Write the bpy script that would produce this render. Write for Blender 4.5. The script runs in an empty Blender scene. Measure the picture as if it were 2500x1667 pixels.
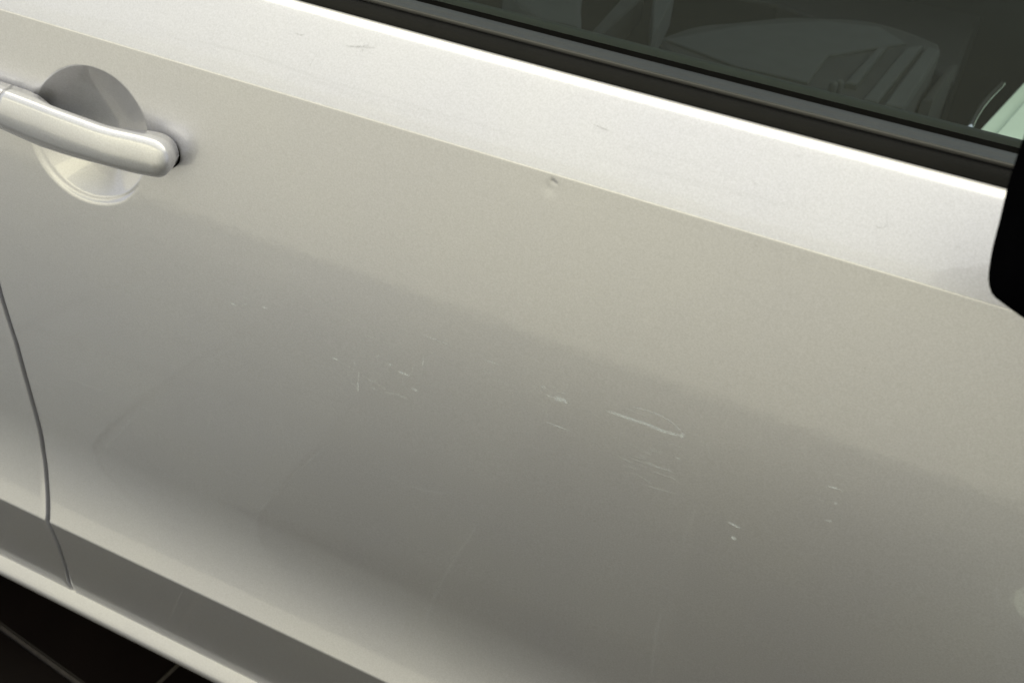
import bpy, bmesh, math, random
import numpy as np
from mathutils import Vector, Matrix, noise
random.seed(4)
D = bpy.data; S = bpy.context.scene; COL = S.collection

# ------------------------------------------------------------------ camera
# world: X towards the front of the car, Y into the car, Z up, metres
F = 2600.0; W2, H2 = 1250.0, 833.5               # focal length and centre in pixels of the 2500 px photograph
vx = np.array([-7940., 2800., -F]); AX = -vx/np.linalg.norm(vx)
th = math.radians(38.0)
al = math.atan2(2800, -7940) - math.acos(F*math.tan(th)/math.hypot(7940, 2800))
AZ = np.array([math.cos(th)*math.cos(al), math.cos(th)*math.sin(al), math.sin(th)])
AY = np.cross(AZ, AX)
R = np.array([AX, AY, AZ]); CP = np.array([0.0, -0.522, 1.19])
cd = D.cameras.new('camera'); cam = D.objects.new('camera', cd); COL.objects.link(cam)
cam.matrix_world = Matrix.Translation(CP.tolist()) @ Matrix(R.tolist()).to_4x4()
cd.sensor_width = 36; cd.lens = F/2500*36; cd.clip_start = 0.02; cd.clip_end = 60
cd.dof.use_dof = True; cd.dof.focus_distance = 0.74; cd.dof.aperture_fstop = 13
S.camera = cam
S.render.resolution_x = 1024; S.render.resolution_y = 682

def ray(u, v): return R @ np.array([u-W2, H2-v, -F])/F
def at(u, v, y): d = ray(u, v); return CP + d*((y-CP[1])/d[1])
def atz(u, v, z): d = ray(u, v); return CP + d*((z-CP[2])/d[2])

# ------------------------------------------------------------------ world and lamps
w = D.worlds.new('World'); S.world = w; w.use_nodes = True
bg = w.node_tree.nodes['Background']; bg.inputs[0].default_value = (0.90, 0.955, 1.09, 1); bg.inputs[1].default_value = 0.74
def lamp(name, loc, sx, sy, power, col, rot=(0, 0, 0)):
    l = D.lights.new(name, 'AREA'); l.shape = 'RECTANGLE'; l.size = sx; l.size_y = sy; l.energy = power; l.color = col
    o = D.objects.new(name, l); COL.objects.link(o); o.location = loc; o.rotation_euler = rot; return o
lamp('ceiling_lamp', (-0.3, -0.90, 2.55), 6.0, 0.9, 5, (1.0, 0.93, 0.56))
lamp('ceiling_lamp', (-0.3, 0.20, 2.55), 6.0, 1.2, 70, (1.0, 0.93, 0.62))
lamp('side_fill', (-.6, -1.42, 1.68), 6.2, .38, 14, (1.0, 0.93, 0.60), (math.radians(90), 0, 0))  # unseen strip light added to brighten the handle recess and shoulder
lamp('side_fill', (-1.9, -1.44, .78), 4.6, 1.5, 10.0, (1.0, 0.93, 0.70), (math.radians(90), 0, 0))  # unseen light panel added before the wall to brighten the door side
S.view_settings.view_transform = 'Standard'; S.view_settings.look = 'None'; S.view_settings.exposure = 0; S.view_settings.gamma = 1

# ------------------------------------------------------------------ materials
def mat(name):
    m = D.materials.new(name); m.use_nodes = True
    return m, m.node_tree, m.node_tree.nodes['Principled BSDF']
def N(nt, t, **k):
    n = nt.nodes.new(t)
    for a, b in k.items(): setattr(n, a, b)
    return n
def L(nt, a, b): nt.links.new(a, b)
def noise_n(nt, scale, detail=2, rough=.5):
    tc = N(nt, 'ShaderNodeTexCoord'); n = N(nt, 'ShaderNodeTexNoise')
    n.inputs['Scale'].default_value = scale; n.inputs['Detail'].default_value = detail; n.inputs['Roughness'].default_value = rough
    L(nt, tc.outputs['Object'], n.inputs['Vector']); return n
def ramp(nt, fac, c0, c1, p0=0., p1=1.):
    r = N(nt, 'ShaderNodeValToRGB'); e = r.color_ramp.elements
    e[0].position = p0; e[0].color = (*c0, 1); e[1].position = p1; e[1].color = (*c1, 1)
    L(nt, fac, r.inputs[0]); return r
def mathn(nt, op, a, b):
    n = N(nt, 'ShaderNodeMath', operation=op)
    for i, x in enumerate((a, b)):
        if isinstance(x, (int, float)): n.inputs[i].default_value = x
        else: L(nt, x, n.inputs[i])
    return n.outputs[0]

def spec(k, v): M[k].node_tree.nodes['Principled BSDF'].inputs['Specular IOR Level'].default_value = v
def paint(name, base, rough=.40):
    m, nt, b = mat(name)
    fl = noise_n(nt, 760, 3, .7)                       # metallic flake grain
    cl = noise_n(nt, 9, 3)                             # faint uneven film of dust
    c = [x*.92 for x in base]; d = [min(1, x*1.08) for x in base]
    r = ramp(nt, fl.outputs[0], c, d, .32, .68)
    mx = N(nt, 'ShaderNodeMix', data_type='RGBA', blend_type='MULTIPLY'); mx.inputs[0].default_value = 1
    r2 = ramp(nt, cl.outputs[0], (.975, .975, .985), (1, 1, .99), .35, .65)
    L(nt, r.outputs[0], mx.inputs[6]); L(nt, r2.outputs[0], mx.inputs[7]); L(nt, mx.outputs[2], b.inputs['Base Color'])
    b.inputs['Metallic'].default_value = .7
    b.inputs['Roughness'].default_value = rough
    bp = N(nt, 'ShaderNodeBump'); bp.inputs['Strength'].default_value = .05; bp.inputs['Distance'].default_value = .0005
    L(nt, fl.outputs[0], bp.inputs['Height']); L(nt, bp.outputs[0], b.inputs['Normal'])
    b.inputs['Coat Weight'].default_value = 1; b.inputs['Coat IOR'].default_value = 1.62
    cr = N(nt, 'ShaderNodeMapRange'); cr.inputs[3].default_value = .015; cr.inputs[4].default_value = .04
    L(nt, cl.outputs[0], cr.inputs[0]); L(nt, cr.outputs[0], b.inputs['Coat Roughness'])
    op = noise_n(nt, 160, 1); b2 = N(nt, 'ShaderNodeBump'); b2.inputs['Strength'].default_value = .035; b2.inputs['Distance'].default_value = .001
    L(nt, op.outputs[0], b2.inputs['Height']); L(nt, b2.outputs[0], b.inputs['Coat Normal'])   # orange peel
    return m
def plain(name, col, rough, metal=0., var=.12, scale=60, bump=0., bscale=400):
    m, nt, b = mat(name)
    n = noise_n(nt, scale, 4)
    r = ramp(nt, n.outputs[0], [x*(1-var) for x in col], [x*(1+var) for x in col], .3, .7)
    L(nt, r.outputs[0], b.inputs['Base Color']); b.inputs['Roughness'].default_value = rough; b.inputs['Metallic'].default_value = metal
    if bump:
        k = noise_n(nt, bscale, 3); bp = N(nt, 'ShaderNodeBump'); bp.inputs['Strength'].default_value = bump; bp.inputs['Distance'].default_value = .001
        L(nt, k.outputs[0], bp.inputs['Height']); L(nt, bp.outputs[0], b.inputs['Normal'])
    return m
M = {}
M['paint'] = paint('silver_paint', (.624, .627, .692))
M['handle'] = paint('handle_paint', (.622, .628, .695), .40)
M['rubber'] = plain('waist_rubber', (.0065, .0066, .0070), .5, bump=.25, bscale=900)
M['lip'] = plain('lit_lip_rubber', (.013, .013, .0135), .45, var=.25, scale=18, bump=.2, bscale=900)
M['black'] = plain('black_plastic', (.0015, .0015, .002), .5, bump=.2, bscale=1500)
M['void'] = plain('black_seal', (.004, .004, .004), .8)
M['cloth'] = plain('seat_cloth', (.020, .021, .021), .9, var=.2, scale=25, bump=.15, bscale=900)
M['cloth_light'] = plain('seat_cloth_light', (.034, .037, .038), .85, var=.12, scale=40, bump=.2, bscale=900)
M['card'] = plain('door_card_top', (.06, .067, .068), .6, var=.08)
M['trim'] = plain('interior_trim', (.007, .0075, .0075), .7, var=.2, scale=12)
M['mat'] = plain('paper_mat', (.78, .90, .80), .8, var=.05, scale=8)
M['chrome'] = plain('chrome', (.8, .8, .8), .15, 1)
M['wall'] = plain('wall_plaster', (.65, .64, .53), .9, var=.03, scale=3)
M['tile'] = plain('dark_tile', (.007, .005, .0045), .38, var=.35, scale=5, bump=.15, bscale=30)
M['tile_mid'] = plain('mid_tile', (.050, .054, .060), .45, var=.15, scale=7, bump=.15, bscale=30)
M['reflection_pale'] = plain('pale_reflection_plate', (.14, .15, .17), .45, var=.12, scale=7, bump=.15, bscale=30)
M['grout'] = plain('grout', (.08, .070, .064), .95, var=.2, scale=90, bump=.5, bscale=500)
M['mirror'] = plain('mirror_silver', (.85, .86, .86), .02, 1, var=.01)
spec('black', 0); spec('rubber', .18); spec('tile', .15); spec('void', 0)
# tinted side glass: clear tinted pass plus real surface reflection
m, nt, b = mat('green_glass'); nt.nodes.remove(b)
out = nt.nodes['Material Output']; tr = N(nt, 'ShaderNodeBsdfTransparent'); tr.inputs[0].default_value = (.62, .72, .67, 1)
gl = N(nt, 'ShaderNodeBsdfGlossy'); gl.inputs['Roughness'].default_value = .01; gl.inputs[0].default_value = (.95, 1, .97, 1)
fr = N(nt, 'ShaderNodeFresnel'); fr.inputs[0].default_value = 1.52; mix = N(nt, 'ShaderNodeMixShader')
L(nt, fr.outputs[0], mix.inputs[0]); L(nt, tr.outputs[0], mix.inputs[1]); L(nt, gl.outputs[0], mix.inputs[2]); L(nt, mix.outputs[0], out.inputs[0])
M['glass'] = m
# scratches and painted reflection lines: roughened, whitened clear coat; strength and tone come with each stroke
m, nt, b = mat('scratch_reflection_coat'); out = nt.nodes['Material Output']
at_ = N(nt, 'ShaderNodeVertexColor', layer_name='stroke'); sp = N(nt, 'ShaderNodeSeparateColor'); L(nt, at_.outputs[0], sp.inputs[0])
sn = noise_n(nt, 700, 2); sr = ramp(nt, sn.outputs[0], (.25,)*3, (1,)*3, .35, .6)
fac = mathn(nt, 'MULTIPLY', sp.outputs[0], sr.outputs[0])
cm = N(nt, 'ShaderNodeMix', data_type='RGBA'); cm.inputs[6].default_value = (.05, .05, .045, 1); cm.inputs[7].default_value = (.80, .86, .93, 1)
L(nt, sp.outputs[1], cm.inputs[0]); L(nt, cm.outputs[2], b.inputs['Base Color']); b.inputs['Roughness'].default_value = .6; b.inputs['Metallic'].default_value = .2
t2 = N(nt, 'ShaderNodeBsdfTransparent'); mx = N(nt, 'ShaderNodeMixShader')
L(nt, fac, mx.inputs[0]); L(nt, t2.outputs[0], mx.inputs[1]); L(nt, b.outputs[0], mx.inputs[2]); L(nt, mx.outputs[0], out.inputs[0])
M['scratch'] = m

# ------------------------------------------------------------------ helpers
def empty(name, loc, label=None, cat=None, parent=None, kind=None):
    o = D.objects.new(name, None); COL.objects.link(o); o.location = loc
    if parent: o.parent = parent
    if label: o['label'] = label
    if cat: o['category'] = cat
    if kind: o['kind'] = kind
    return o
def mesh(name, V, Fc, material, parent=None, smooth=True, label=None):
    me = D.meshes.new(name); me.from_pydata([tuple(map(float, v)) for v in V], [], Fc)
    bm = bmesh.new(); bm.from_mesh(me); bmesh.ops.recalc_face_normals(bm, faces=bm.faces); bm.to_mesh(me); bm.free()
    me.polygons.foreach_set('use_smooth', [smooth]*len(me.polygons)); me.materials.append(material); me.update()
    o = D.objects.new(name, me); COL.objects.link(o)
    if parent: o.parent = parent
    if label: o['label'] = label
    return o
def grid(name, P, material, parent=None, close=False, **k):
    P = np.asarray(P); n, m_ = P.shape[:2]; V = P.reshape(-1, 3); Fc = []
    for i in range(n-1):
        for j in range(m_ if close else m_-1):
            j2 = (j+1) % m_; Fc.append((i*m_+j, i*m_+j2, (i+1)*m_+j2, (i+1)*m_+j))
    return V.tolist(), Fc
def loft(name, secs, material, parent=None, caps=True, **k):      # closed sections -> solid
    V, Fc = grid(name, secs, material, close=True); n, m_ = np.asarray(secs).shape[:2]
    if caps: Fc.append(tuple(range(m_))[::-1]); Fc.append(tuple((n-1)*m_+j for j in range(m_)))
    return mesh(name, V, Fc, material, parent, **k)
def sweep(name, yz, x0, x1, material, parent=None, n=40, closed=True, bow=None, **k):   # a (y,z) section along X
    xs = np.linspace(x0, x1, n); secs = [[(x, y, z+(bow(x) if bow else 0)) for y, z in yz] for x in xs]
    if closed: return loft(name, secs, material, parent, **k)
    V, Fc = grid(name, secs, material); return mesh(name, V, Fc, material, parent, **k)
def bevelled(name, pts, z0, z1, bev, material, parent=None, **k):  # outline in XY extruded in Z with rounded rim
    bm = bmesh.new(); vs = [bm.verts.new((p[0], p[1], z1)) for p in pts]; f = bm.faces.new(vs)
    r = bmesh.ops.extrude_face_region(bm, geom=[f]); 
    for v in r['geom']:
        if isinstance(v, bmesh.types.BMVert): v.co.z = z0
    bmesh.ops.recalc_face_normals(bm, faces=bm.faces)
    ed = [e for e in bm.edges if all(abs(v.co.z-z1) < 1e-6 for v in e.verts)]
    bmesh.ops.bevel(bm, geom=ed, offset=bev, segments=4, affect='EDGES', profile=.6, clamp_overlap=True)
    V = [v.co[:] for v in bm.verts]; bm.verts.index_update(); Fc = [[v.index for v in f.verts] for f in bm.faces]; bm.free()
    return mesh(name, V, Fc, material, parent, smooth=False, **k)
def spline(pts, n):                                              # Catmull-Rom through points
    P = np.array(pts, float); d = np.r_[0, np.cumsum(np.linalg.norm(np.diff(P, axis=0), axis=1))]
    t = np.linspace(0, d[-1], n); o = []
    Q = np.vstack([2*P[0]-P[1], P, 2*P[-1]-P[-2]])
    for a in t:
        i = min(np.searchsorted(d, a, side='right')-1, len(P)-2); i = max(i, 0); u = (a-d[i])/(d[i+1]-d[i])
        p0, p1, p2, p3 = Q[i:i+4]
        o.append(.5*((2*p1)+(-p0+p2)*u+(2*p0-5*p1+4*p2-p3)*u*u+(-p0+3*p1-3*p2+p3)*u**3))
    return np.array(o)

# ------------------------------------------------------------------ the side of the car: section (tilt of the panel by height)
TZ = [(.213, -8.6), (.3665, -8.6), (.3695, 26), (.379, 24.5), (.399, 19.5), (.428, 11.5), (.453, 3.5), (.478, -1.8), (.51, -2.), (.56, -1.), (.65, 1.8),
      (.72, 4), (.757, 5.6), (.80, 6.2), (.8817, 6.8), (.8827, 40.5), (.905, 41), (.9235, 41.5)]
zz = np.linspace(.205, .9235, 7186)
tt = np.interp(zz, [a for a, _ in TZ], [b for _, b in TZ])
k = 3; tt = np.convolve(np.pad(tt, k, mode='edge'), np.ones(2*k+1)/(2*k+1), 'valid')
yy = np.concatenate([[0], np.cumsum(np.tan(np.radians((tt[1:]+tt[:-1])/2))*np.diff(zz))])
yy -= np.interp(.882, zz, yy)
def py(z): return float(np.interp(z, zz, yy))
def onside(u, v, out=0.):                                        # pixel ray -> point on the door skin
    y = 0.
    for _ in range(25): p = at(u, v, y); y = .5*y+.5*py(p[2])
    t = math.radians(float(np.interp(p[2], zz, tt)))
    return p + np.array([0, -math.cos(t), math.sin(t)])*out
bow = lambda x: -.0012*(1-min(1, abs((x+.17)/.3))**2)

BC = onside(219, 328)[[0, 2]]+np.array([0, 0]); BA = np.array([-.7966, -.6044]); BB = np.array([-.6044, .7966]); RA, RB = .0600, .0495
def sm(a, b, x):
    t = np.clip((x-a)/(b-a), 0, 1); return t*t*(3-2*t)
def bowl(x, z):
    d = np.stack([x-BC[0], z-BC[1]], -1); r = np.sqrt(((d@BA)/RA)**2+((d@BB)/RB)**2)
    dn = sm(-.05, .6, -(d[..., 1]*.85+d[..., 0]*.5)/.05)
    lip = (.0026*dn)*(1-sm(.985, 1.02+.045*dn, r))
    P_ = np.stack([(d@BA)/RA, (d@BB)/RB], -1)/.965
    a0_ = np.array([.000, -.0085]); A_ = np.array([(a0_@BA)/RA, (a0_@BB)/RB])
    e_ = P_-A_; ee = (e_**2).sum(-1)+1e-9; ae = e_@A_; t_ = (-ae+np.sqrt(ae*ae+ee*(1-A_@A_)))/ee
    q = np.clip(1/t_, 0, 1); q = np.sqrt(q*q+.06)/math.sqrt(1.06)
    return lip + .0330*(1-q**1.25)
DP = onside(1347, 437)
def dent(x, z):
    a, b = x-DP[0], z-DP[2]
    g = .00042*np.exp(-((a/.0045)**2+((b+.0060)/.0042)**2))
    g += .00036*np.exp(-(((a*.85+b*.5)/.0016)**2+((a*.5-b*.85-.0018)/.0018)**2))
    g += .00022*np.exp(-(((a-.0030)/.0011)**2+((b+.0022)/.0013)**2))
    return g
def steps(a, b, base, fine):                                     # uneven sampling: fine = [(lo, hi, step)]
    out = [a]
    while out[-1] < b:
        s = base
        for lo, hi, st in fine:
            if lo-st <= out[-1] <= hi: s = min(s, st)
        out.append(out[-1]+s)
    out[-1] = b; return np.array(out)
ZS = steps(.2245, .9235, .004, [(.358, .374, .0005), (.735, .868, .0009), (.878, .886, .0003), (.86, .888, .0006), (DP[2]-.012, DP[2]+.006, .00035)])
GAP = [(0, 715), (40, 840), (70, 950), (105, 1100), (113, 1170), (116, 1262), (125, 1290), (142, 1330), (160, 1385), (168, 1422)]
G = sorted([(p[2], p[0]) for p in (onside(*g) for g in GAP)])
def xgap(z): return float(np.interp(z, [g[0] for g in G], [g[1] for g in G]))

car = empty('car', (-.35, .8, 0), 'silver car seen close up at its scratched front door, black mirror at right', 'car')
car_inv = Matrix.Translation((.35, -.8, 0))
def part(o): return o
_mesh = mesh
def mesh(name, V, Fc, material, parent=None, **k):               # parts are given in world coordinates
    o = _mesh(name, V, Fc, material, parent, **k)
    q = parent; off = Vector((0, 0, 0))
    while q is not None: off += Vector(q.location) if q.type == 'EMPTY' else Vector((0, 0, 0)); q = q.parent
    if off.length: o.data.transform(Matrix.Translation(-off))
    return o

def panel(name, xs_of, label):
    rows = []
    for z in ZS:
        xs, side = xs_of(z); y0 = py(z)
        row = np.stack([xs, np.full_like(xs, y0), np.full_like(xs, z)], -1)
        if z > .70: row[:, 1] += bowl(row[:, 0], row[:, 2])
        if abs(z-DP[2]) < .03: row[:, 1] += dent(row[:, 0], row[:, 2])
        if z > .89: row[:, 2] += np.array([bow(x) for x in xs])*(z-.89)/.0335
        # rolled edge at the shut line, turned into the gap
        e = row[0] if side > 0 else row[-1]; s = -side
        edge = [e+np.array([s*a, b, 0]) for a, b in ((.0003, .0001), (.0006, .0003), (.0008, .0008), (.0008, .003), (.0008, .030))]
        row = np.vstack([edge[::-1], row]) if side > 0 else np.vstack([row, edge])
        rows.append(row)
    # folded hem at the window line
    top = rows[-1]
    for dy, dz in ((.0006, .0006), (.0014, .0013), (.0026, .0021), (.0042, .0030), (.0060, .0037), (.0074, .0039), (.0084, .0034), (.0088, .0022), (.0088, -.006)):
        rows.append(top+np.array([0, dy, dz]))
    bot = rows[0]
    for dy, dz in ((.0010, -.0008), (.003, -.0012), (.012, -.001)): rows.insert(0, bot+np.array([0, dy, dz]))
    V, Fc = grid(name, rows, M['paint'])
    return mesh(name, V, Fc, M['paint'], car, label=label)
XS = steps(-.655, .62, .006, [(-.63, -.485, .0009), (DP[0]-.008, DP[0]+.008, .0004)])
def front(z):
    g = xgap(z)+.0035; return np.concatenate([np.linspace(g, -.655, 9)[:-1], XS]), 1
def rear(z):
    g = xgap(z)-.0035; return np.concatenate([np.arange(-1.5, -.76, .02), np.linspace(-.76, g, 14)]), -1
front_door = panel('front_door', front, 'front door with fine scratches and a small dent on its crease')
rear_door = panel('rear_door', rear, 'rear door left of the shut line')
# dark rubber seal behind the shut line
sweep('door_seal', [(.026, .22), (.026, .90), (.04, .90), (.04, .22)], -.76, -.66, M['void'], car, n=2, smooth=False)

# window line rubber: dark outer face; ridge and top painted lighter for overhead light
sweep('waist_seal', [(.0452, .918), (.0452, .9268), (.0476, .9364), (.052, .9364), (.052, .918)], -1.5, .60, M['rubber'], car, n=60, bow=bow)
ws = [(.0530, .9355), (.0476, .9366), (.0470, .9374), (.0473, .9385), (.0484, .9391), (.0496, .9388), (.0506, .9379), (.0516, .9373), (.060, .9372), (.0690, .9362), (.0708, .9350), (.0712, .93), (.0712, .925), (.0530, .930)]
sweep('seal_lip', ws, -1.5, .60, M['lip'], car, n=60, bow=bow)
sweep('inner_seal', [(.0714, .916), (.0714, .9352), (.0765, .9357), (.0782, .9357), (.0782, .916)], -1.5, .60, M['void'], car, n=30, bow=bow, smooth=False)
# side glass, leaning inward, with its own thickness
tg = math.tan(math.radians(29))
gy = lambda z: .0748+(z-.925)*tg
gs = [(gy(.90), .90), (gy(1.02), 1.02), (gy(1.2), 1.2), (gy(1.36), 1.36), (gy(1.36)+.004, 1.36), (gy(1.02)+.004, 1.02), (gy(.9)+.004, .90)]
zt = np.linspace(.90, 1.36, 24)
V, Fc = grid('', [[(x, gy(z)+.012*((z-.9)/.46)**2, z) for z in zt] for x in np.linspace(-.80, .50, 30)], None)
mesh('side_glass', V, Fc, M['glass'], car)
# dark strip inside along the glass foot (door card top)
V, Fc = grid('', [[(x, y, z) for y, z in ((.0860, .90), (.0860, .9345), (.0880, .9360), (.090, .9350), (.092, .92), (.092, .60))] for x in np.linspace(-.9, .5, 20)], None)
door_card = mesh('door_card', V, Fc, M['card'], car)

# sill: rounded bright ledge under both doors
sl = [(.02, .2242), (-.013, .2242), (-.0190, .2233), (-.0242, .2185), (-.0298, .2128), (-.0320, .2092), (-.0322, .2050), (-.0300, .1990), (-.022, .1890), (.0, .1870), (.05, .187)]
sl = spline(sl, 40).tolist()
sweep('sill', sl, -1.6, .62, M['paint'], car, n=24, closed=False)
# underbody and floor pan
sweep('underbody', [(.02, .2230), (.02, .160), (.12, .150), (1.55, .150), (1.55, .30), (.12, .30)], -1.9, 1.3, M['black'], car, n=3, smooth=False)

# ------------------------------------------------------------------ door handle
hnd = empty('door_handle', (-.1, -.8, .82), None, None, car)
TOP = [(-150, 150), (-80, 190), (-30, 211), (0, 222), (10, 226), (70, 249), (126, 271), (190, 294), (250, 315), (323, 332), (355, 340), (378, 348), (392, 357), (402, 368), (409, 381), (412, 392), (413, 401)]
BOT = [(-150, 245), (-80, 281), (-30, 306), (0, 318), (12, 323), (88, 357), (117, 368), (176, 387), (264, 411), (320, 425), (352, 431), (374, 435), (388, 436), (398, 432), (406, 425), (411, 415), (413, 404)]
def hy(x):                                                      # how far the outer face stands off
    return -float(np.interp(x, [-.68, -.60, -.56, -.52, -.485, -.465, -.455, -.448, -.442], [.020, .0245, .0290, .0310, .0270, .0220, .0170, .0130, .0095]))
def hp(u, v):
    y = -.025
    for _ in range(12): y = hy(at(u, v, y)[0])
    return at(u, v, y)
T3 = spline([hp(*p) for p in TOP], 90); B3 = spline([hp(*p) for p in BOT], 90)
def hsec(tp, bt, yb):
    c = (tp+bt)/2; h = (tp-bt)/2; hh = np.linalg.norm(h); up = h/max(hh, 1e-6); k = min(1, hh/.014); d = []
    th_ = max(yb-c[1], .001); B = .0058*k
    for v in np.linspace(.88, -.88, 15): d.append((v, -B*(1-(v/.97)**2)))
    d += [(-.94, .0006*k), (-.985, .0014*k), (-1., .0026*k), (-.99, min(th_, .006)), (-.97, th_), (-.5, th_+.0002), (.0, th_+.0002), (.5, th_+.0002), (.97, th_), (.99, min(th_, .006)), (1., .0026*k), (.985, .0014*k), (.94, .0006*k)]
    g_ = [max(0, min(1, (o_-.003)/max(th_-.003, 1e-4)))*float(np.interp(th_, [.007, .016], [0, 1])) for v, o_ in d]
    return [c+up*hh*v*(1-.10*w_)+np.array([-.0035*w_, o_, 0]) for (v, o_), w_ in zip(d, g_)]
def back(x):
    e = .0
    f = np.interp(x, [-.70, -.605, -.592, -.575, -.518, -.500, -.488, -.472], [1, 1, .75, 0, 0, .22, .62, 1])
    return f
def grip(name, i0, i1):
    secs = []
    for i in range(i0, i1):
        c = (T3[i]+B3[i])/2; f = back(c[0]); skin = py(c[2])-.0015
        yb = f*skin+(1-f)*(c[1]+.0068)
        secs.append(hsec(T3[i], B3[i], yb))
    return loft(name, secs, M['handle'], hnd)
xc = [(t[0]+b[0])/2 for t, b in zip(T3, B3)]
ij = min(range(len(xc)), key=lambda i: abs(xc[i]-hp(6, 270)[0]))
grip('handle_grip', ij, len(T3)); 
T3b, B3b = T3.copy(), B3.copy()
grip('lock_cap', 0, ij)
core = []
for i in range(ij-3, ij+3):
    c = (T3[i]+B3[i])/2; core.append([c+(q-c)*.93 for q in hsec(T3[i], B3[i], py(c[2])-.004)])
loft('handle_joint', core, M['void'], hnd)
# keep a thin dark joint between cap and grip
def gasket(name, pxs, y=-.0012):
    P = [onside(*p, out=.0002) for p in pxs]; P = spline(P+[P[0]], 60)[:-1]
    V = [tuple(p) for p in P]+[(p[0], p[1]-.0022, p[2]) for p in P]; n = len(P)
    Fc = [(i, (i+1) % n, (i+1) % n+n, i+n) for i in range(n)]+[tuple(range(n))[::-1], tuple(range(n, 2*n))]
    return mesh(name, V, Fc, M['void'], hnd, smooth=False)

# ------------------------------------------------------------------ scratches and painted reflections on the door (each stroke: points, width px, strength, tone 1 light / 0 dark)
ST = []
def z7(x, y): return (500+x/2.94, 600+y/2.94)
def z8(x, y): return (1250+x/1.8816, 850+y/1.8816)
for a, b_, w_, s_ in [((185, 408), (222, 428), 6, .9), ((275, 365), (325, 385), 5, .35), ((262, 432), (320, 410), 3, .3), ((415, 440), (445, 448), 7, .6),
                      ((1140, 640), (1235, 668), 4, .45), ((1195, 600), (1218, 636), 4, .35), ((1238, 788), (1252, 796), 6, .6), ((1312, 842), (1345, 858), 7, .85), ((905, 796), (960, 820), 6, .8),
                      ((1385, 898), (1475, 935), 6, 1.), ((1570, 640), (1765, 716), 4, .4), ((1572, 790), (1562, 880), 5, .4), ((1562, 880), (1556, 940), 3, .15), ((1068, 825), (1085, 855), 5, .4),
                      ((1110, 900), (1100, 975), 4, .35), ((1102, 975), (1096, 1045), 8, .6), ((1020, 890), (1060, 985), 3, .2), ((1485, 1024), (1530, 1040), 7, .75), ((1205, 1018), (1222, 1026), 7, .5),
                      ((1290, 1050), (1400, 1070), 3, .35), ((1390, 1068), (1440, 1090), 5, .55), ((1640, 975), (1750, 1018), 3, .2), ((2020, 820), (2090, 845), 5, .4), ((2010, 870), (2016, 930), 6, .25),
                      ((1170, 960), (1225, 975), 9, .15), ((115, 110), (125, 150), 4, .2), ((40, 1210), (70, 1255), 4, .2), ((190, 1225), (215, 1210), 3, .12), ((710, 910), (760, 930), 3, .15)]:
    ST.append(([z7(*a), z7(*b_)], w_/2.6, s_, 1))
for a, b_, w_, s_ in [((130, 172), (160, 182), 5, .4), ((185, 172), (200, 182), 4, .3), ((155, 212), (200, 232), 4, .3), ((190, 225), (262, 248), 10, .75), ((150, 335), (268, 380), 3, .5), ((162, 240), (160, 335), 3, .05), ((262, 250), (262, 370), 3, .04),
                      ((752, 500), (770, 510), 4, .5), ((480, 492), (560, 530), 3, .22), ((540, 500), (700, 560), 2.5, .25), ((600, 515), (755, 575), 2.5, .28), ((640, 560), (760, 605), 3, .22), ((560, 570), (640, 620), 3, .25),
                      ((600, 625), (750, 668), 3, .2), ((640, 540), (740, 560), 2.5, .2), ((990, 796), (1050, 826), 5, 1.), ((1003, 863), (1032, 879), 7, .8), ((1445, 630), (1505, 648), 4, .7), ((1500, 645), (1530, 665), 3, .25), ((1478, 708), (1496, 714), 4, .5), ((1435, 788), (1472, 796), 4, .4),
                      ((1440, 708), (1460, 712), 3, .2)]:
    ST.append(([z8(*a), z8(*b_)], w_/1.6, s_, 1))
ST.append(([z8(430, 284), z8(520, 316), z8(620, 350), z8(700, 382), z8(788, 404)], 3.6, .8, 1))
ST.append(([z8(520, 312), z8(600, 340), z8(700, 378)], 2.2, .4, 1))
ST.append(([z8(772, 395), z8(790, 406)], 6, .8, 1))
ST.append(([z8(540, 265), z8(620, 285), z8(690, 312), z8(750, 352), z8(788, 396)], 1.6, .45, 1))
ST.append(([z8(500, 262), z8(560, 290), z8(640, 320)], 1.4, .2, 1))
# faint pale lines painted as floor joints mirrored in the coat
for p in [[(100, 905), (230, 945), (360, 998), (470, 1040), (540, 1052)], [(350, 995), (270, 1080), (215, 1150)], [(840, 1060), (760, 1120), (640, 1240), (590, 1330)], [(620, 820), (560, 850), (480, 900)],
          [(900, 1135), (1010, 1190), (1120, 1210)], [(1190, 1250), (1100, 1380), (1050, 1480), (1030, 1560)], [(1620, 1470), (1600, 1560), (1590, 1660)], [(1700, 1240), (1660, 1340)], [(30, 1230), (0, 1330)], [(450, 1430), (410, 1520)],
          [(520, 980), (510, 1040), (530, 1060)], [(240, 700), (420, 700)], [(700, 690), (980, 860)], [(1900, 930), (2080, 1010)]]:
    ST.append((p, 5., .05, 1))
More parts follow.
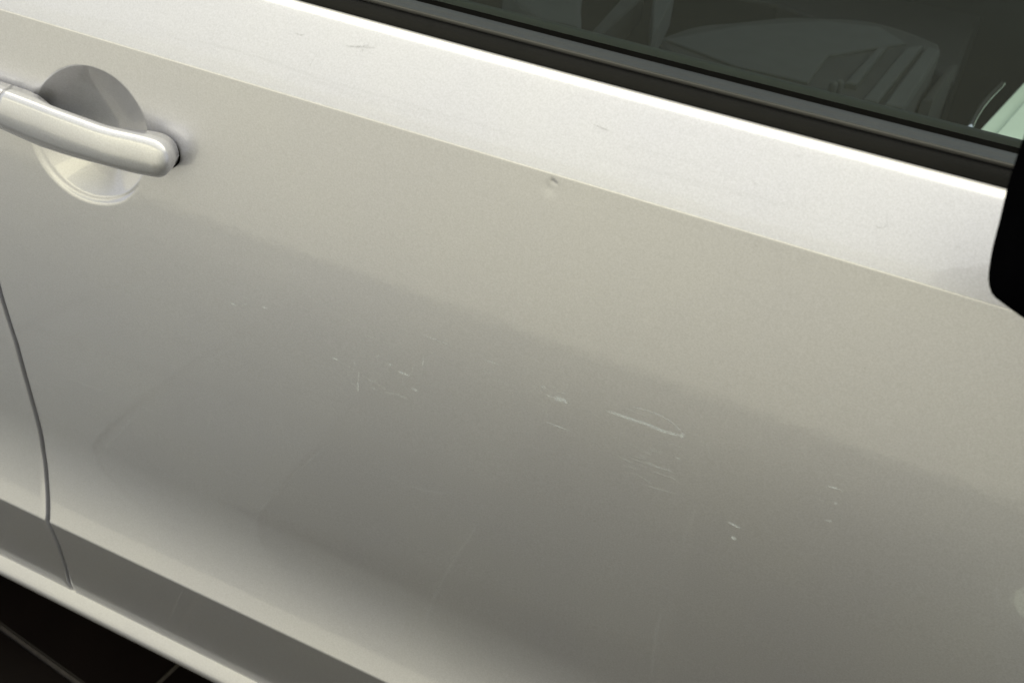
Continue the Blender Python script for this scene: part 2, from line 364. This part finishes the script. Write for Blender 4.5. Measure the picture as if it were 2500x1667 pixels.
# dark marks on the shoulder (px of the photo)
def z3(x, y): return (600+x/2.613, y/2.613)
for pts, w_, s_ in [([z3(310, 212), z3(345, 225), z3(375, 226)], 2., .28), ([z3(625, 294), z3(700, 300), z3(760, 302), z3(838, 312)], 2., .30), ([z3(690, 302), z3(760, 295), z3(800, 285)], 1.8, .2), ([z3(1165, 332), z3(1240, 340), z3(1320, 332)], 2., .22),
                    ([z3(395, 450), z3(430, 385), z3(490, 300)], 1.4, .16), ([z3(20, 360), z3(200, 410), z3(400, 478), z3(600, 540), z3(800, 596), z3(1000, 655), z3(1200, 715), z3(1500, 800), z3(1800, 890), z3(2000, 912)], 3, .07),
                    ([z3(300, 480), z3(500, 540), z3(700, 610), z3(900, 690), z3(1100, 720), z3(1400, 800)], 5, .045), ([z3(2210, 790), z3(2330, 845)], 1.6, .3), ([(1400, 370), (1500, 395), (1640, 430), (1800, 470), (2000, 525)], 5, .045),
                    ([(1500, 350), (1640, 385), (1800, 440)], 2, .06), ([(450, 95), (560, 120), (700, 160)], 2.5, .08), ([(330, 40), (420, 90), (480, 120)], 2, .05),
                    ([(2135, 545), (2142, 556), (2158, 557), (2167, 547), (2165, 535)], 1.7, .2), ([(2400, 470), (2410, 473)], 3, .15), ([(1000, 100), (1020, 97), (1080, 95)], 1.6, .12),
                    ([(815, 34), (822, 37)], 4, .12), ([(880, 123), (888, 126)], 4, .2), ([(150, 30), (400, 85), (560, 140)], 3, .04), ([(2330, 600), (2350, 608)], 2, .12)]:
    ST.append((pts, w_, s_, 0))
for cx, cy, rx, ry, n_ in ((880, 900, 130, 60, 46), (1330, 950, 70, 50, 22), (1590, 1100, 110, 45, 34), (1190, 910, 50, 40, 12), (620, 690, 60, 25, 8), (2030, 1200, 60, 60, 8)):
    for _ in range(n_):                                          # faint hairlines gathered round the deep scuffs
        u, v = random.gauss(cx, rx*.6), random.gauss(cy, ry*.6); a = random.choice([random.gauss(.36, .09)]*9+[random.gauss(1.5, .3)]); l = random.uniform(6, 44)
        m_ = random.uniform(-.06, .06); ST.append(([(u, v), (u+l*math.cos(a+m_), v+l*math.sin(a+m_))], random.uniform(1.2, 3.2), random.uniform(.03, .13), 1))
for _ in range(240):                                             # tiny stone-dust specks and wash marks
    u, v = random.uniform(60, 2440), random.uniform(120, 1600); p = onside(u, v)
    if not (.36 < p[2] < .92) or (p[0] < -.48 and p[2] > .73): continue
    a = random.gauss(.32, .35); l = random.choice([2, 3, 4, 8, 16]); ST.append(([(u, v), (u+l*math.cos(a), v+l*math.sin(a))], random.uniform(1.2, 2.2), random.uniform(.04, .16), 1 if p[2] < .87 else 0))
V, Fc, VC = [], [], []
for pts, wpx, s_, tone in ST:
    s_ = s_*(.86 if tone else .7); wpx = wpx*1.15
    P3 = [onside(u, v, out=.00012) for u, v in pts]
    if min(p[2] for p in P3) < .24 or max(p[2] for p in P3) > .922: continue
    ln = sum(np.linalg.norm(P3[i+1]-P3[i]) for i in range(len(P3)-1)); n = max(4, int(ln/.004))
    Q = spline(P3, n+1)
    for i, q in enumerate(Q):
        q[1] = py(q[2])
    wd = wpx*.00029*1.15
    for i, q in enumerate(Q):
        t = math.radians(float(np.interp(q[2], zz, tt))); nr = np.array([0, -math.cos(t), math.sin(t)])
        tan = Q[min(i+1, n)]-Q[max(i-1, 0)]; tan /= np.linalg.norm(tan)+1e-9; sd = np.cross(nr, tan)
        f = i/n; env = s_*min(1, 6*f+.05, 6*(1-f)+.05)*(.75+.25*random.random())
        for k_, e in ((-1, 0), (-.45, 1), (.45, 1), (1, 0)):
            V.append(q+sd*wd*k_+nr*.00012); VC.append((env*e, tone, 0, 1))
    b0 = len(V)-4*(n+1)
    for i in range(n):
        for j in range(3): a = b0+4*i+j; Fc.append((a, a+1, a+5, a+4))
me = D.meshes.new('scratches'); me.from_pydata([tuple(map(float, v)) for v in V], [], Fc); me.materials.append(M['scratch'])  # scratches together with the painted floor-joint reflections
ca = me.color_attributes.new('stroke', 'FLOAT_COLOR', 'POINT')
for i, c in enumerate(VC): ca.data[i].color = c
me.polygons.foreach_set('use_smooth', [True]*len(me.polygons)); me.transform(car_inv)
o = D.objects.new('scratches', me); COL.objects.link(o); o.parent = front_door; o['kind'] = 'stuff'; o['label'] = 'fine pale scratches, scuffs and painted floor-joint reflections across the door skin'

# ------------------------------------------------------------------ wing mirror
MI = [(2500, 333), (2486, 373), (2472, 413), (2459, 458), (2450, 498), (2437, 552), (2423, 605), (2415, 654), (2413, 686), (2421, 717), (2441, 735), (2468, 755), (2486, 768), (2500, 777)]
def msec(y, dx, sc, dz=0.):
    L_ = [at(u, v, y) for u, v in [(2570, 262), (2525, 285)]+MI+[(2530, 795), (2600, 835)]]
    L_ = [p+np.array([dx, 0, dz]) for p in L_]
    x1 = .24
    zt_, zb_ = L_[0][2], L_[-1][2]
    L_ += [np.array([.12, y, zb_-.004]), np.array([.19, y, zb_+.004]), np.array([x1, y, zb_+.03]), np.array([x1+.01, y, (zt_+zb_)/2]), np.array([x1-.03, y, zt_+.01]), np.array([.13, y, zt_+.025]), np.array([.07, y, zt_+.018])]
    P = spline(L_+[L_[0]], 90)[:-1]
    c = P.mean(0); P = c+(P-c)*np.array([sc, 1, sc]); return P
secs = [msec(-.085, .012, .93), msec(-.090, .004, .98), msec(-.100, 0, 1), msec(-.125, 0, 1), msec(-.135, .003, 1), msec(-.142, .008, 1), msec(-.165, .012, 1), msec(-.20, .022, .98), msec(-.25, .04, .93), msec(-.29, .06, .80), msec(-.30, .07, .6)]
mirror = loft('wing_mirror', secs, M['black'], car, label='black door mirror housing cut by the right edge')
V = [at(u, v, -.1405) for u, v in [(2491, 583), (2497, 560), (2512, 520), (2530, 545), (2530, 596), (2500, 590)]]
V2 = [p+np.array([0, .004, 0]) for p in V]; n = len(V)
mesh('mirror_trim', V+V2, [tuple(range(n)), tuple(range(n, 2*n))[::-1]]+[(i, (i+1) % n, (i+1) % n+n, i+n) for i in range(n)], M['handle'], mirror)
# mirror foot on the door
sweepP = [(.05, .90), (.05, .965), (.01, .985), (-.09, .985), (-.09, .955), (0.0, .93)]
secs = [[(x, y, z) for y, z in sweepP] for x in (.10, .13, .17, .20)]
loft('mirror_foot', secs, M['black'], mirror, smooth=False)

# ------------------------------------------------------------------ interior seen through the side glass
ZC = .64
def I(x, y): return (1400+x/2.138, y/2.138)
seat = empty('passenger_seat', (0.05, .1, .45), None, None, car)
def pad(name, pts, z0, z1, bev, m_, par, n=None):
    P = [atz(*p, z1) for p in pts]
    if n: P = spline(P+[P[0]], n)[:-1]
    return bevelled(name, [p[:2] for p in P], z0, z1, bev, m_, par)
pad('seat_cushion', [I(430, 200), I(640, 130), I(850, 110), I(1100, 85), I(1300, 90), I(1500, 100), I(1700, 145), I(1850, 200), I(1925, 250), I(1830, 400), I(1700, 545), I(1500, 640), I(900, 480), I(600, 330)], .40, ZC, .012, M['cloth'], seat, 70)
pad('seat_insert', [I(480, 205), I(860, 135), I(1300, 108), I(1600, 140), I(1740, 225), I(1330, 290), I(1225, 430), I(850, 345)], ZC-.01, ZC+.004, .003, M['cloth_light'], seat)
for a in [[I(1590, 245), I(1640, 240), I(1480, 440), I(1420, 430)], [I(1740, 245), I(1830, 235), I(1590, 530), I(1510, 520)], [I(1850, 240), I(1915, 262), I(1720, 560), I(1620, 545)]]:
    pad('seat_pleat', a, ZC-.01, ZC+.008, .004, M['cloth_light'], seat)
pad('seat_bolster', [I(1960, 340), I(2010, 330), I(1880, 520), I(1820, 520)], .50, .60, .01, M['cloth'], seat)
dseat = empty('driver_seat', (-.35, -.4, .5), None, None, car)
pad('seat_back', [(1230, -40), (1405, -40), (1419, 20), (1417, 68), (1380, 62), (1300, 40)], .70, .76, .015, M['cloth_light'], dseat, 40)
pad('seat_side', [I(420, -30), I(530, -30), I(440, 150), I(412, 190)], .70, .74, .005, M['cloth_light'], dseat)
pad('seat_side', [I(80, 175), I(130, 190), I(370, -20), I(270, -30)], .70, .735, .005, M['cloth'], dseat)
knob = []
for c in (I(1358, 442), I(1390, 432)):
    p = atz(*c, .70); secs = []
    for zz_, r in ((.60, .004), (.695, .0048), (.699, .0052), (.702, .004), (.703, .002)): secs.append([(p[0]+r*math.cos(a), p[1]+r*math.sin(a), zz_) for a in np.linspace(0, 2*math.pi, 17)[:-1]])
    loft('seat_knob', secs, M['cloth_light'], car)
P = [atz(*c, .62) for c in ((2366, 318), (2382, 284), (2408, 246), (2448, 204))]
P = spline(P, 20); secs = [[p+np.array([.0035*math.cos(a)*1., .0035*math.sin(a), .0035*math.sin(a)]) for a in np.linspace(0, 2*math.pi, 13)[:-1]] for p in P]
loft('chrome_strip', secs, M['chrome'], car)
pad('paper_mat', [(2391, 318), (2500, 201), (2620, 80), (2700, 300), (2560, 420), (2440, 400)], .50, .52, .004, M['mat'], car)
pad('mat_fold', [(2425, 335), (2500, 250), (2640, 110), (2720, 320), (2560, 430), (2450, 410)], .52, .532, .003, M['mat'], car)
# cabin tub, far side, dashboard, roof and pillars
sweep('floor_pan', [(.17, .31), (1.50, .31), (1.50, .34), (.17, .34)], -1.6, .7, M['trim'], car, n=3, smooth=False)
sweep('far_door', [(1.46, .30), (1.46, .93), (1.52, .93), (1.56, .6), (1.54, .30)], -1.5, .62, M['trim'], car, n=3, smooth=False)
pad('centre_console', [(1500, -60), (2500, -60), (2380, 60), (2330, 200), (2250, 150), (1900, 10)], .34, .56, .01, M['trim'], car)
sweep('roof', [(.30, 1.37), (.36, 1.41), (.8, 1.45), (1.2, 1.42), (1.30, 1.38), (1.2, 1.37), (.8, 1.40), (.38, 1.37)], -1.5, -.02, M['paint'], car, n=8)
secs = [[(x+dx, y+dy, z) for dx, dy in ((-.03, 0), (.03, 0), (.03, .06), (-.03, .06))] for x, y, z in ((-.76, .085, .93), (-.77, .17, 1.15), (-.78, .27, 1.38))]
loft('pillar', secs, M['black'], car, smooth=False)
secs = [[(x+dx, y+dy, z) for dx, dy in ((-.03, 0), (.03, 0), (.03, .06), (-.03, .06))] for x, y, z in ((.52, .085, .93), (.25, .17, 1.15), (-.02, .27, 1.38))]
loft('pillar', secs, M['black'], car, smooth=False)

gasket('handle_gasket', [(345, 322), (362, 325), (390, 330), (413, 341), (433, 357), (441, 381), (439, 396), (428, 407), (413, 414), (398, 420), (370, 420), (350, 410), (340, 380)])
gasket('handle_gasket', [(-160, 120), (-60, 175), (0, 204), (60, 228), (100, 244), (118, 256), (124, 275), (110, 300), (0, 250), (-160, 200)])

# ------------------------------------------------------------------ the setting: tiled floor and the plain wall behind the photographer
floor = D.objects.new('floor', None)
bm = bmesh.new(); bmesh.ops.create_grid(bm, x_segments=1, y_segments=1, size=1); 
for v in bm.verts: v.co = Vector((v.co.x*3.6-.4, v.co.y*1.95+.25, -.003))
me = D.meshes.new('floor'); bm.to_mesh(me); bm.free(); me.materials.append(M['grout'])
D.objects.remove(floor); floor = D.objects.new('floor', me); COL.objects.link(floor); floor['kind'] = 'structure'; floor['label'] = 'tiled floor, car shade and side light put into the dark and grey tile tones'
T = .30; g = .0035
bm = bmesh.new(); bmesh.ops.create_cube(bm, size=1)
for v in bm.verts: v.co = Vector((v.co.x*(T-2*g), v.co.y*(T-2*g), v.co.z*.008-.004+.0015))
bmesh.ops.bevel(bm, geom=[e for e in bm.edges if all(v.co.z > 0 for v in e.verts)], offset=.0015, segments=1, affect='EDGES')
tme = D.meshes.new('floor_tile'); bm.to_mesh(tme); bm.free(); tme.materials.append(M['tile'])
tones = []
for k_, a_ in enumerate((.012, .026, .05, .085, .125, .16)):        # tones paler toward the rear, put in to brighten the door's lower reflection
    t_ = tme.copy(); t_.materials[0] = plain('bounce_tile', (a_*.93, a_, a_*1.13), .45, var=.15, scale=7, bump=.15, bscale=30); tones.append(t_)
ang = math.radians(-6.6); p0 = atz(95, 1598, 0); p1 = atz(410, 1643, 0)
ux = Vector((math.cos(ang), math.sin(ang), 0)); uy = Vector((-math.sin(ang), math.cos(ang), 0))
a0 = Vector(p0).dot(uy); b0 = Vector(p1).dot(ux); cnt = 0
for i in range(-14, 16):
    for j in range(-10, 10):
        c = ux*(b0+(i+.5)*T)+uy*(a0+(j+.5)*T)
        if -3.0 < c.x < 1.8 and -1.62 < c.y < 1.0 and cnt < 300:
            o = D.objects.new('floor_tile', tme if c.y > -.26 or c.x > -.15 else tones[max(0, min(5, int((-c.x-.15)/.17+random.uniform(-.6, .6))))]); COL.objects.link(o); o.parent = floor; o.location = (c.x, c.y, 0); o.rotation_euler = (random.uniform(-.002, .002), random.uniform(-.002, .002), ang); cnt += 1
WY = -1.45
bm = bmesh.new(); bmesh.ops.create_cube(bm, size=1)
for v in bm.verts: v.co = Vector((v.co.x*9-.8, v.co.y*.1+WY-.05, (v.co.z+.5)*2.75))
me = D.meshes.new('wall'); bm.to_mesh(me); bm.free(); me.materials.append(M['wall'])
wall = D.objects.new('wall', me); COL.objects.link(wall); wall['kind'] = 'structure'; wall['label'] = 'plain warm pale wall mirrored softly in the door'

# pale plate added on the floor, out of view, for a mirrored light patch
sp_ = onside(2475, 1472); dv = sp_-CP; dv /= np.linalg.norm(dv); t = math.radians(float(np.interp(sp_[2], zz, tt))); nr = np.array([0, -math.cos(t), math.sin(t)])
rv = dv-2*dv.dot(nr)*nr; hit = sp_+rv*(-sp_[2]/rv[2]); print('plate', hit)
def disc(r0, r1, z, m_):
    A = np.linspace(0, 2*math.pi, 49)[:-1]; secs = [[(hit[0]+.095+r*math.cos(a), hit[1]+r*math.sin(a), zz_) for a in A] for r, zz_ in ((r0, .002), (r0, z), (r1, z), (r1, .002))]
    return grid('', secs, None, close=True)
V, Fc = disc(.115, .128, .008, None); pl = _mesh('reflection_plate', V, Fc, M['reflection_pale'], smooth=False)
pl['label'] = 'pale round plate added out of view for the light patch mirrored in the door'; pl['category'] = 'floor plate'
V, Fc = disc(.001, .100, .010, None); _mesh('reflection_plate_top', V, Fc, M['mat'], pl, smooth=False)
